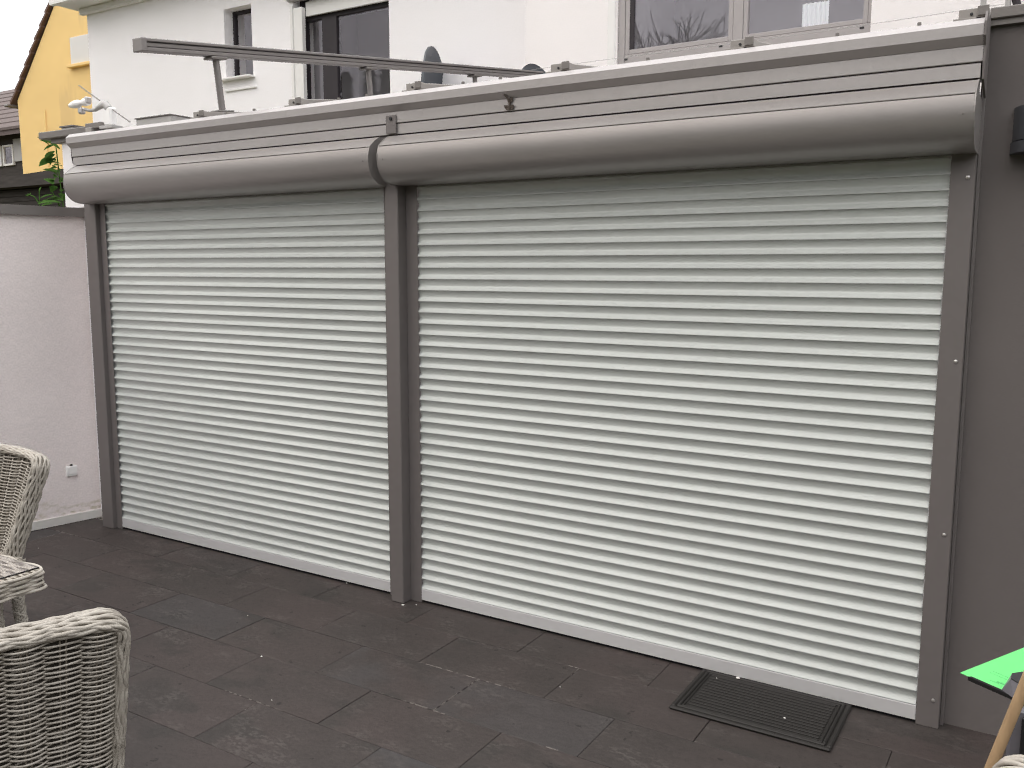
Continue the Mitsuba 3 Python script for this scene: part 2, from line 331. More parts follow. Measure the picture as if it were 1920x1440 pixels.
# awning guide rail on stand-offs
t = thing('awning_rail', 'long grey awning guide rail raised on three stand-offs above the roof', 'awning rail')
def ez(y): return 2.83 + .14 * (y + .47)
def rail_piece(x0, x1, y0, y1, h0, h1, b=.003):
    m = bx(x0, x1, y0, y1, h0, h1, b); v = np.array(m.vertices); v[:, 2] += 2.83 + .14 * (v[:, 1] + .47); m.vertices = v; return m
put('rail_body', cat(rail_piece(-1.49, -1.418, -.44, 3.75, .0, .020), rail_piece(-1.49, -1.428, -.44, 3.75, .024, .046), rail_piece(-1.49, -1.418, -.44, 3.75, .050, .066), rail_piece(-1.485, -1.445, -.44, 3.75, .015, .055)), 'm_railgrey', t)
put('end_cap', rail_piece(-1.493, -1.415, -.475, -.4405, -.002, .068, .004), 'm_railgrey', t)
for y in (.03, 1.345, 2.66):
    s = put('stand_off', tube([(-1.45, y + .035, rz(y, .037)), (-1.45, y + .018, (rz(y, .037) + ez(y)) / 2), (-1.45, y, ez(y) - .002)], .019, 12, up=(0, 1, 0)), 'm_railgrey', t, smooth=40)
    put('foot_plate', sloped(-1.48, -1.42, y - .03, y + .10, .035, .043), 'm_railgrey', s)
    put('clamp', rail_piece(-1.49, -1.41, y - .055, y + .055, -.018, -.0025, .004), 'm_cap', s)
put('rear_bracket', rail_piece(-1.49, -1.41, 3.752, 3.96, -.02, .03, .004), 'm_cap', t)

# ---------------------------------------------------------------- roller shutters
def slat_profile():
    o = [(.0120, .0545), (.0085, .0505), (.0055, .0455), (.0030, .0395), (.0014, .0335), (.0006, .0280), (.0009, .0235), (.0027, .0190), (.0062, .0145), (.0108, .0102), (.0147, .0065), (.0168, .0035), (.0171, .0010), (.0150, .0002), (.0015, .0002), (-.004, .0006)]
    top = (-.004, .0545)
    return [(-a, z) for a, z in o] + [(.004, .0545)][:0] + [(.0045, .0006)][:0] + [(.0045, .0545)]
SP = slat_profile()
def shutter(x0, x1, label, bx0, bx1, gl, gr):
    t = thing('roller_shutter', label, 'roller shutter')
    L = x1 - x0
    base = mikit.ply(ext_x(SP, 0, L), 'm_slat', smooth=25)
    for k in range(38):
        jit = (rng.random() - .5)
        put('slat', base, None, t, at=T().translate([x0 + jit * .003, jit * .0006, .066 + .055 * k]))
    put('bottom_rail', ext_x([(-.0165, .0065), (-.0178, .008), (-.0178, .0632), (-.0165, .0645), (.006, .0645), (.006, .0065)], x0 - .001, x1 + .001), 'm_rail', t)
    put('rubber_seal', bx(x0, x1, -.004, .006, G + .001, .0063), 'm_black', t)
    for (a, b) in (gl, gr):
        inner = b if a < (x0 + x1) / 2 else a; s = -1 if inner == a else 1
        outer = a if s > 0 else b
        put('guide_rail', cat(bx(min(outer, inner), max(outer, inner), -.020, -.0155, G + .001, 2.12, .0015), bx(outer, inner - s * .034, -.0155, .048, G + .001, 2.12)), 'm_guide', t)
    # housing: sloping lid over a rounded front
    arc = [(-.2090, 2.2835), (-.2137, 2.267), (-.2165, 2.247), (-.2170, 2.225), (-.2140, 2.200), (-.2065, 2.177), (-.194, 2.156), (-.177, 2.139), (-.156, 2.1255), (-.132, 2.1175), (-.105, 2.1145)]
    h = put('housing', ext_x(arc + [(.05, 2.1145), (.05, 2.2835)], bx0, bx1), 'm_box', t, smooth=35)
    put('housing_lid', ext_x([(-.2045, 2.2865), (-.2050, 2.2895), (-.165, 2.3215), (-.1300, 2.3410), (-.1260, 2.3395), (-.1260, 2.2865)], bx0, bx1), 'm_box', t, smooth=28)
    for x, s in ((bx0, -1), (bx1, 1)):
        out = [(-.2065, 2.2895), (-.165, 2.3235), (-.1295, 2.3432), (-.1245, 2.342), (-.1245, 2.30), (.05, 2.30), (.05, 2.1125), (-.105, 2.1125), (-.132, 2.1155), (-.157, 2.1235), (-.179, 2.1375), (-.196, 2.155), (-.2085, 2.1765), (-.2160, 2.200), (-.2190, 2.225), (-.2185, 2.247), (-.2135, 2.268)]
        e = put('end_cap', ext_x(out, min(x + s * .0005, x + s * .0045), max(x + s * .0005, x + s * .0045)), 'm_box', t)
        yy, zz = -.2175, 2.222
        put('rivet', lathe([(.0, 0), (.004, .0004), (.0035, .002), (.0, .0026)][::-1], (x - s * .03, yy + .001, zz), (x - s * .03, yy - .1, zz), 10), 'm_cap', e)
    return t
s1 = shutter(.004, 2.364, 'wider right hand roller shutter of pale grey slats under a rounded grey box', -.070, 2.4435, (-.0610, .0085), (2.3665, 2.4455))
for z in (2.033, 1.387, .746, .102):
    put('screw', lathe([(.0, 0), (.0075, .0005), (.0065, .003), (.003, .0045), (.0, .0047)][::-1], (2.423, -.0201, z), (2.423, -.2, z), 14), 'm_screw', s1, smooth=30)
s2 = shutter(-2.502, -.168, 'narrower left hand roller shutter of pale grey slats under a rounded grey box', -2.579, -.132, (-2.530, -2.474), (-.200, -.1425))
# dark room behind the shutters
t = thing('indoor_room', 'dark enclosed room behind the closed shutters', 'room')
put('back_wall', bx(-2.66, 2.5, 3.96, 3.99, G, 3.0), 'm_room', t); put('floor', bx(-2.66, 2.44, .2005, 3.95, G - .05, G), 'm_room', t)

# ---------------------------------------------------------------- white house behind
house = thing('white_house', 'white rendered house with several windows behind the terrace roof', 'house')
YR, YL = 4.0, 4.6
right = sbox(-1.77, G, 9.0, 7.4).difference(sbox(-.818, 2.9, 1.328, 5.0))
put('wall', ext_y(right, YR, YR + .34), 'm_cream', house)
left = sbox(-9.42, G, -1.0, 5.36).difference(sbox(-5.38, 3.0, -3.905, 4.93)).difference(sbox(-6.585, 4.075, -6.09, 4.958))
put('wall', ext_y(left, YL, YL + .34), 'm_white', house)
put('wall', bx(-9.415, -9.10, YL + .341, 12, G, 5.36), 'm_white', house)
put('wall', bx(-1.768, -1.45, YR + .341, YL, G, 7.4), 'm_cream', house)
put('eave', cat(bx(-9.62, -1.9, 4.27, 6.5, 5.366, 5.44, .004), bx(-9.68, -1.9, 4.20, 4.269, 5.36, 5.56, .004), bx(-9.5, -1.9, 4.53, 4.598, 5.28, 5.365, .01)), 'm_sill', house)
put('roof', ext_x([(4.15, 5.56), (4.15, 5.62), (9.0, 8.9), (9.0, 8.8)], -9.7, -1.9), 'm_tile', house)
# balcony door, right
w = put('window', cat(bx(-.905, -.834, 3.985, 4.02, 2.95, 5.0, .003), bx(-.833, -.820, 4.02, 4.05, 2.95, 5.0)), 'm_sill', house, label='wide two part window above the right half of the terrace roof')
def fr(x0, x1, z0, z1, y0, y1, wd, b=.003):
    return cat(bx(x0, x0 + wd, y0, y1, z0, z1, b), bx(x1 - wd, x1, y0, y1, z0, z1, b), bx(x0 + wd, x1 - wd, y0, y1, z0, z0 + wd, b), bx(x0 + wd, x1 - wd, y0, y1, z1 - wd, z1, b))
put('frame', cat(bx(-.816, -.752, 4.02, 4.10, 2.95, 5.0, .003), bx(-.750, 1.327, 4.021, 4.10, 3.50, 3.602, .003), bx(-.750, 1.327, 4.035, 4.10, 2.95, 3.497), bx(.234, .316, 4.022, 4.10, 3.604, 5.0, .003), bx(1.303, 1.327, 4.021, 4.10, 3.604, 5.0, .003)), 'm_frame', w)
put('sash', fr(-.750, .232, 3.605, 5.0, 4.027, 4.09, .040), 'm_frame', w)
put('sash', fr(.318, 1.301, 3.605, 5.0, 4.027, 4.09, .036), 'm_frame', w)
put('pane', bx(-.711, .193, 4.055, 4.0555, 3.644, 4.96), 'm_pane', w)
put('pane', bx(.353, 1.266, 4.055, 4.0555, 3.640, 4.964), 'm_pane', w)
put('glazing_bead', bx(-.709, -.672, 4.035, 4.0545, 3.646, 4.958), 'm_darkframe', w)
for x, z in ((.134, 3.572), (1.262, 3.572), (-.735, 3.565)): put('drain_vent', bx(x - .016, x + .016, 4.0155, 4.0205, z - .008, z + .008, .002), 'm_black', w)
rm = put('room', room_box(-.86, 1.36, 4.345, 5.4, 2.86, 5.03), 'm_room', w)
cx = np.linspace(.775, .985, 60); cz = np.linspace(3.640, 3.842, 12)
CV = np.array([(x, 4.125 + .010 * math.sin((x - .77) * 175 + z * 3) , z) for z in cz for x in cx])
CF = [[i * 60 + j, i * 60 + j + 1, (i + 1) * 60 + j + 1] for i in range(11) for j in range(59)] + [[i * 60 + j, (i + 1) * 60 + j + 1, (i + 1) * 60 + j] for i in range(11) for j in range(59)]
tag(put('curtain', trimesh.Trimesh(CV, CF, process=False), 'm_curtain', smooth=True), 'white pleated net curtain hanging behind the right window pane', 'curtain')
# tall window, left
w = put('window', cat(bx(-5.417, -5.379, 4.585, 4.62, 3.0, 4.83, .003), bx(-5.3785, -5.235, 4.60, 4.66, 3.0, 4.80, .003)), 'm_sill', house, label='dark window with pale guides and a shutter box above the left half')
put('frame', cat(bx(-5.378, -5.30, 4.72, 4.80, 3.0, 4.93, .003), bx(-5.03, -4.80, 4.72, 4.80, 3.0, 4.93, .003), bx(-5.30, -5.03, 4.721, 4.80, 4.66, 4.74, .003), bx(-4.80, -3.905, 4.721, 4.80, 4.66, 4.74, .003)), 'm_darkframe', w)
put('pane', bx(-5.30, -5.03, 4.745, 4.7455, 3.0, 4.66), 'm_pane', w)
put('pane', bx(-4.80, -3.905, 4.745, 4.7455, 3.0, 4.66), 'm_pane', w)
a = np.linspace(0, np.pi / 2, 9)
put('shutter_box', ext_x([(4.62, 4.93 + .17)] + [(4.60 - .14 * math.sin(q), 4.87 + .16 - .20 * math.cos(q) + .04) for q in a][::-1] + [(4.62, 4.87)], -5.43, -3.86), 'm_palegrey', w, smooth=35)
put('shutter_end', bx(-5.23, -3.91, 4.66, 4.69, 4.70, 4.866, .004), 'm_sill', w)
put('room', room_box(-5.44, -3.85, 4.945, 5.8, 2.9, 5.03), 'm_room', w)
# narrow window, far left
w = put('window', fr(-6.584, -6.091, 4.10, 4.957, 4.74, 4.80, .035), 'm_darkframe', house, label='narrow window with a white reveal left of the long rail')
put('pane', bx(-6.55, -6.125, 4.77, 4.7705, 4.135, 4.922), 'm_pane', w)
put('curtain_panel', bx(-6.33, -6.20, 4.86, 4.865, 4.10, 4.957), 'm_palegrey', w)
put('sill', cat(bx(-6.66, -6.06, 4.50, 4.735, 4.076, 4.098, .003), bx(-6.60, -6.03, 4.575, 4.5995, 3.945, 3.965, .002)), 'm_sill', w)
put('room', room_box(-6.64, -6.05, 4.945, 5.5, 3.9, 5.03), 'm_room', w)
# wire and pale roof box
wx = np.linspace(-1.6, 2.6, 60)
tag(put('wire', tube([(x, 3.6, 3.478 + .018 * ((x + .6) / 2.7) ** 2 * (x > -.6) - .004 * math.sin(x * 2)) for x in wx], .0018, 6), 'm_palegrey'), 'thin white wire strung in front of the right window', 'wire')
t = thing('roof_edge_box', 'pale flat box with a dark lid behind the left gutter', 'box')
put('body', bx(-2.965, -2.585, .6, .9, 2.66, 2.757, .003), 'm_palegrey', t); put('lid', bx(-2.97, -2.58, .59, .91, 2.7575, 2.764), 'm_cap', t)

# satellite dishes
def dish(label, c, nrm, r, mast):
    t = thing('satellite_dish', label, 'satellite dish')
    c = np.array(c, float); nrm = np.array(nrm, float); nrm /= np.linalg.norm(nrm)
    prof = [(0.001, 0)] + [(r * s, .26 * r * s * s) for s in np.linspace(.1, 1, 12)] + [(r * 1.03, .26 * r + .006), (r * 1.03, .26 * r - .012), (r * .98, .26 * r - .02)] + [(r * s, .26 * r * s * s - .014) for s in np.linspace(.95, .05, 10)] + [(.001, -.014)]
    put('reflector', lathe(prof, c, c + nrm, 40), 'm_dish', t, smooth=35)
    back = c - nrm * .05
    put('mast', cat(tube([c - nrm * .01, back, back + np.array([0, 0, -.04])], .02, 10), tube([back, back + np.array([0, mast * .3, -.02]), back + np.array([0, mast, -.05])], .018, 10)), 'm_palegrey', t, smooth=40)
    q = c + nrm * r * .9 + np.array([0, 0, -r * .55])
    put('feed_arm', cat(tube([c + np.array([0, 0, -r * .8]), (c + q) / 2 + np.array([0, 0, -r * .45]), q], .011, 8), lathe([(.001, 0), (.03, .0), (.03, .08), (.001, .082)][::-1], q, c, 14)), 'm_dish', t)
dish('dark grey satellite dish turned edge on in front of the white wall', (-3.14, 4.25, 3.59), (.94, .342, .03), .40, .34)
dish('second satellite dish of which only the dark rim shows beside the rail end', (-1.46, 3.62, 3.33), (.95, -.25, .25), .19, .36)

# flood lamp with sensor
t = thing('sensor_flood_lamp', 'white flood lamp with motion sensor on a curved arm above the left gutter', 'lamp')
put('post', bx(-2.44, -2.365, -.02, .03, 2.59, 2.70, .008), 'm_plastic', t)
put('arm', tube([(-2.40, .0, 2.69), (-2.435, 0, 2.722), (-2.48, 0, 2.718), (-2.54, 0, 2.700), (-2.60, 0, 2.700), (-2.65, 0, 2.712)], [.024, .024, .017, .012, .010, .010], 12, up=(0, 1, 0)), 'm_palegrey', t, smooth=40)
put('lamp_head', lathe([(.001, 0), (.012, .01), (.022, .045), (.025, .075), (.024, .10), (.017, .11), (.017, .15), (.024, .155), (.024, .19), (.001, .192)][::-1], (-2.80, -.01, 2.745), (-2.60, .0, 2.757), 20), 'm_plastic', t, smooth=35)
put('sensor', cat(bx(-2.70, -2.665, -.02, .02, 2.685, 2.725, .008), bx(-2.625, -2.598, -.02, .02, 2.745, 2.785, .006)), 'm_screw', t)
put('antenna', cat(tube([(-2.696, 0, 2.864), (-2.60, 0, 2.81), (-2.49, 0, 2.752)], .0035, 6), tube([(-2.375, 0, 2.69), (-2.33, 0, 2.665), (-2.20, 0, 2.597)], .0035, 6)), 'm_cap', t)

# ---------------------------------------------------------------- far houses
yh = thing('yellow_house', 'yellow rendered gable house with brown roof tiles behind the white house', 'house')
ridge = 10.9
put('wall', ext_y(Polygon([(-23.9, 0), (-16, 0), (-16, 6.55), (-20.2, ridge), (-24.02, 6.60)]), 12, 20), 'm_yellow', yh)
dx, dz = -20.2 + 24.25, ridge + .1 - 6.45
for i in range(14):
    f0, f1 = i / 14, (i + 1.25) / 14
    x0, z0 = -24.25 + dx * f0, 6.45 + dz * f0; x1, z1 = -24.25 + dx * f1, 6.45 + dz * f1 - .05
    put('roof_tile_course', ext_y([(x0, z0 + .04), (x0 - .02, z0 + .12), (x1, z1 + .10), (x1, z1 + .03)], 11.90, 20.3), 'm_tile', yh)
put('roof', ext_y([(-20.2, ridge + .1), (-20.2, ridge + .3), (-15.6, 6.4), (-15.6, 6.2)], 11.90, 20.3), 'm_tile', yh)
put('gutter', bx(-24.42, -24.22, 11.8, 20.2, 6.42, 6.50, .02), 'm_cap', yh)
w = put('window', bx(-21.23, -20.3, 11.96, 11.995, 7.30, 8.02, .01), 'm_pale', yh, label='pale closed window shutter on the yellow gable')
put('sill', bx(-21.30, -20.2, 11.86, 11.995, 7.20, 7.28, .01), 'm_yellow', w)
put('downpipe', tube([(-22.62, 11.97, 2.0), (-22.62, 11.97, 4.4), (-22.62, 11.97, 6.2)], .012, 8), 'm_yellow', yh)
sh = thing('dark_timber_shed', 'dark brown timber shed below the yellow gable', 'shed')
put('wall', bx(-20.0, -9.9, 7.0, 9.5, 0, 3.28), 'm_timber', sh)
put('roof', ext_y([(-20.4, 3.3), (-20.4, 3.36), (-13.9, 3.56), (-9.5, 3.56), (-9.5, 3.3)], 6.7, 9.8), 'm_timber', sh)
for i in range(10): put('wall_plank', bx(-20.0, -10, 6.975, 6.999, 2.2 + i * .105, 2.298 + i * .105, .004), 'm_timber', sh)
bh = thing('brown_roofed_house', 'brown roofed house with small windows at the far left edge', 'house')
put('wall', bx(-40, -29.5, 17, 26, 0, 7.0), 'm_timber', bh)
put('gable_panel', bx(-33.02, -29.6, 16.93, 16.99, 5.85, 6.72), 'm_palegrey', bh)
put('roof', ext_x([(16.3, 6.75), (16.3, 6.95), (21, 9.9), (21, 9.7)], -41, -29.0), 'm_browntile', bh)
for r in range(9):
    y = 16.25 + r * .52; put('roof_tile_course', ext_x([(y, 6.93 + r * .326), (y, 7.03 + r * .326), (y + .56, 7.34 + r * .326), (y + .56, 7.26 + r * .326)], -41, -28.9), 'm_browntile', bh)
for x in (-34.6, -33.75):
    w = put('window', fr(x, x + .72, 5.72, 6.52, 16.9, 16.99, .07), 'm_sill', bh); put('pane', bx(x + .07, x + .65, 16.95, 16.951, 5.79, 6.45), 'm_pane', w)

# shrubs behind the low wall
def leaf_mesh(l, w):
    n = 7; V = []
    for i in range(n):
        s = i / (n - 1); hw = w / 2 * math.sin(math.pi * min(1, s * .93 + .06)) ** .8; zc = -.22 * l * s * s
        V += [(-hw, s * l, zc + hw * .35), (0, s * l, zc), (hw, s * l, zc + hw * .35)]
    F = []
    for i in range(n - 1):
        for j in range(2):
            a, b, c, d = i * 3 + j, i * 3 + j + 1, i * 3 + j + 4, i * 3 + j + 3; F += [[a, b, c], [a, c, d]]
    return trimesh.Trimesh(V, F, process=False)
LEAF = mikit.ply(leaf_mesh(.105, .042), 'm_leaf', smooth=True)
def shrub(label, stems, leaves):
    t = thing('laurel_shrub', label, 'shrub')
    for s in stems: put('stem', tube(s, .004, 7), 'm_leaf', t, smooth=True)
    for (x, y, z, yaw, pitch, roll, sc) in leaves:
        put('leaf', LEAF, None, t, at=T().translate([x, y, z]).rotate([0, 0, 1], yaw).rotate([1, 0, 0], pitch).rotate([0, 1, 0], roll).scale(sc))
shrub('small young shrub with long drooping leaves behind the low wall coping', [[(-3.80, .35, 2.06), (-3.80, .35, 2.15), (-3.79, .35, 2.27)], [(-3.80, .35, 2.18), (-3.84, .34, 2.235), (-3.89, .32, 2.255)]],
      [(-3.885, .33, 2.25, 70, 10, -25, 1.05), (-3.79, .35, 2.22, -55, 30, 20, .9), (-3.79, .35, 2.27, 10, 75, 0, .4), (-3.78, .34, 2.19, -100, 15, 20, .9), (-3.81, .36, 2.16, -60, 25, 30, .9), (-3.79, .35, 2.14, 120, 10, 0, .7)])
lv = [(-3.575, .35, 2.60, 20, 60, 40, .8), (-3.55, .34, 2.59, 160, -20, 30, .8)]
for i in range(26):
    z = 2.16 + .43 * (i / 26); lv.append((-3.54 + .05 * rng.random(), .35 - .05 * rng.random(), z, 40 + 150 * rng.random() - 20, -20 + 60 * rng.random(), -40 + 80 * rng.random(), .9 + .7 * rng.random()))
shrub('taller green leafy shrub close behind the tall white wall end', [[(-3.50, .36, 2.0), (-3.52, .35, 2.3), (-3.55, .35, 2.62)], [(-3.51, .36, 2.1), (-3.58, .34, 2.22), (-3.62, .33, 2.30)]], lv)
put('planting_bed', bx(-6.5, -3.3, -4, 3.9, 1.2, 2.02), 'm_soil', kind='structure')

# ---------------------------------------------------------------- bare trees and conifers mirrored in the windows
def bare_tree(x, y, h, seed, label):
    r = random.Random(seed); t = thing('bare_tree', label, 'tree', None); trunk, twigs = [], []
    def grow(p, d, l, rad, depth):
        pts = [p]; q = np.array(p, float); dd = np.array(d, float)
        for i in range(3):
            dd = dd + np.array([r.uniform(-.2, .2), r.uniform(-.2, .2), r.uniform(-.08, .08)]); dd /= np.linalg.norm(dd); q = q + dd * l / 3; pts.append(tuple(q))
        (trunk if depth < 1 else twigs).append(tube(pts, np.maximum(np.linspace(rad, rad * .6, 4), .016), 6 if depth < 2 else 4, caps=False))
        if depth >= 4: return
        for k in range(5):
            a = r.uniform(0, 6.28); s = r.uniform(.4, .85); nd = dd + s * np.array([math.cos(a), math.sin(a), r.uniform(-.2, .18)]); nd /= np.linalg.norm(nd)
            base = pts[r.choice((1, 2, 3, 3))]
            grow(base, nd, l * r.uniform(.55, .78), rad * .55, depth + 1)
    grow((x, y, G - .06), (0, 0, 1), h * .36, h * .014, 0)
    trunk, twigs = cat(trunk), cat(twigs); k = np.array([.9, .9, h / twigs.vertices[:, 2].max()])
    for m in (trunk, twigs): m.vertices = (m.vertices - [x, y, 0]) * k + [x, y, 0]
    put('trunk', trunk, 'm_bark', t, smooth=40); put('crown', twigs, 'm_bark', t)
BT = ['thin bare tree mirrored nearest the right side of the right window', 'tall bare tree mirrored in the middle of the window pane', 'bushy bare tree mirrored left of the window centre', 'tallest bare tree mirrored near the left window frame', 'short bare tree mirrored at the very left of the window']
for i, (x, y, h) in enumerate([(-9.9, -24, 11.7), (-11.3, -24.6, 11.9), (-12.0, -24, 11.7), (-13.2, -24.3, 11.3), (-14.3, -24, 11.2)]):
    bare_tree(x, y, h, 11 + i, BT[i])
def conifer(x, y, h, seed, label):
    r = np.random.default_rng(seed); t = thing('conifer_tree', label, 'tree')
    n = 2600; f = r.random(n) ** .7; a = r.random(n) * 6.283; rad = (1 - f) * h * .13 * (.55 + .45 * np.sin(f * 55) ** 2) * r.random(n) ** .35
    c = np.stack([x + rad * np.cos(a), y + rad * np.sin(a), .4 + f * h], 1)
    d1 = np.stack([np.cos(a), np.sin(a), -.4 + .2 * r.random(n)], 1) * (.14 + .18 * r.random((n, 1))); d2 = np.stack([-np.sin(a), np.cos(a), .1 * r.random(n)], 1) * .11
    V = np.stack([c - d1 * .4 - d2, c - d1 * .4 + d2, c + d1], 1).reshape(-1, 3); F = np.arange(3 * n).reshape(-1, 3)
    put('crown', trimesh.Trimesh(V, F, process=False), 'm_conifer', t); put('trunk', tube([(x, y, G - .06), (x, y, h * .5), (x, y, h * .95)], [.14, .09, .02], 8), 'm_bark', t)
CT = ['dark pointed conifer mirrored at the right edge of the dark window', 'tallest dark conifer mirrored in the dark window', 'broad dark conifer mirrored beside the dark window mullion', 'lowest dark conifer mirrored at the window foot']
for i, (x, y, h) in enumerate([(-15.35, -9.0, 7.5), (-16.1, -9.1, 7.7), (-16.9, -8.9, 7.35), (-18.3, -8.8, 6.9)]):
    conifer(x, y, h, 31 + i, CT[i])

# garden hedges behind the viewer: they close the horizon, as the tree line mirrored in the windows shows
def hedge(label, x0, x1, y0, y1, h, seed):
    m = bx(x0, x1, y0, y1, G - .1, h, .3).subdivide_to_size(.45); m.merge_vertices()
    import meshkit
    v = np.array(m.vertices); v += (np.stack([meshkit.fbm(v * 1.7 + 5 * k, 3, seed + k) for k in range(3)], 1) - .5) * .55; m.vertices = v
    r = np.random.default_rng(seed); n = int(m.area * 55); c, fi = trimesh.sample.sample_surface(m, n, seed=seed)
    d1, d2 = r.normal(size=(n, 3)) * .055, r.normal(size=(n, 3)) * .055
    V = np.stack([c - d1 - d2, c + d1 - d2, c + d2 + m.face_normals[fi] * .05], 1).reshape(-1, 3)
    t = thing('garden_hedge', label, 'hedge')
    put('body', m, 'm_hedge', t, smooth=True); put('leaves', trimesh.Trimesh(V, np.arange(3 * n).reshape(-1, 3), process=False), 'm_hedge', t, kind='stuff')
hedge('tall dark hedge closing the garden behind the viewer', -14, 9, -12.4, -11.0, 4.4, 61)
hedge('tall dark hedge along the right side of the garden', 8.2, 9.6, -11.0, .0, 3.9, 71)

# ---------------------------------------------------------------- wicker furniture
def braid(path, inward, a=.0165, b=.034, n=11, seed=0, pitch=.95, r=.0053):
    """strands wound round a closed core; inward: per point unit vector in the panel plane; the other axis is the panel normal."""
    P = np.asarray(path, float); t = np.gradient(P, axis=0); t /= np.linalg.norm(t, axis=1, keepdims=True)
    N = np.cross(t, inward); N /= np.linalg.norm(N, axis=1, keepdims=True); I = np.cross(N, t)
    s = np.concatenate([[0], np.cumsum(np.linalg.norm(np.diff(P, axis=0), axis=1))])
    rr = random.Random(seed); out = []
    for w in (1, -1):
        for k in range(n):
            ph = 2 * np.pi * (k + (.25 if w < 0 else 0)) / n + w * 2 * np.pi * s / pitch + .12 * np.sin(s * 23 + k)
            rad = 1 + .08 * np.sin(n * (ph - w * 2 * np.pi * s / pitch) / 1 + w * s * 2 * np.pi / pitch * n * 1.0 + (0 if w > 0 else np.pi))
            Q = P + I * (a * rad * np.cos(ph))[:, None] + N * (b * rad * np.sin(ph))[:, None]
            out.append(tube(Q, r * rr.uniform(.85, 1.15), 6, up=(.3, .2, .93)))
    V = P[:, None] + (I[:, None] * np.cos(np.arange(10) * .6283)[None, :, None] * a * .86 + N[:, None] * np.sin(np.arange(10) * .6283)[None, :, None] * b * .86)
    n_, m_ = len(P), 10; F = []
    i, j = np.meshgrid(np.arange(n_ - 1), np.arange(m_), indexing='ij'); i, j = i.ravel(), j.ravel(); k = (j + 1) % m_
    F = np.vstack([np.stack([i * m_ + j, i * m_ + k, (i + 1) * m_ + k], 1), np.stack([i * m_ + j, (i + 1) * m_ + k, (i + 1) * m_ + j], 1)])
    return cat(out), trimesh.Trimesh(V.reshape(-1, 3), F, process=False)

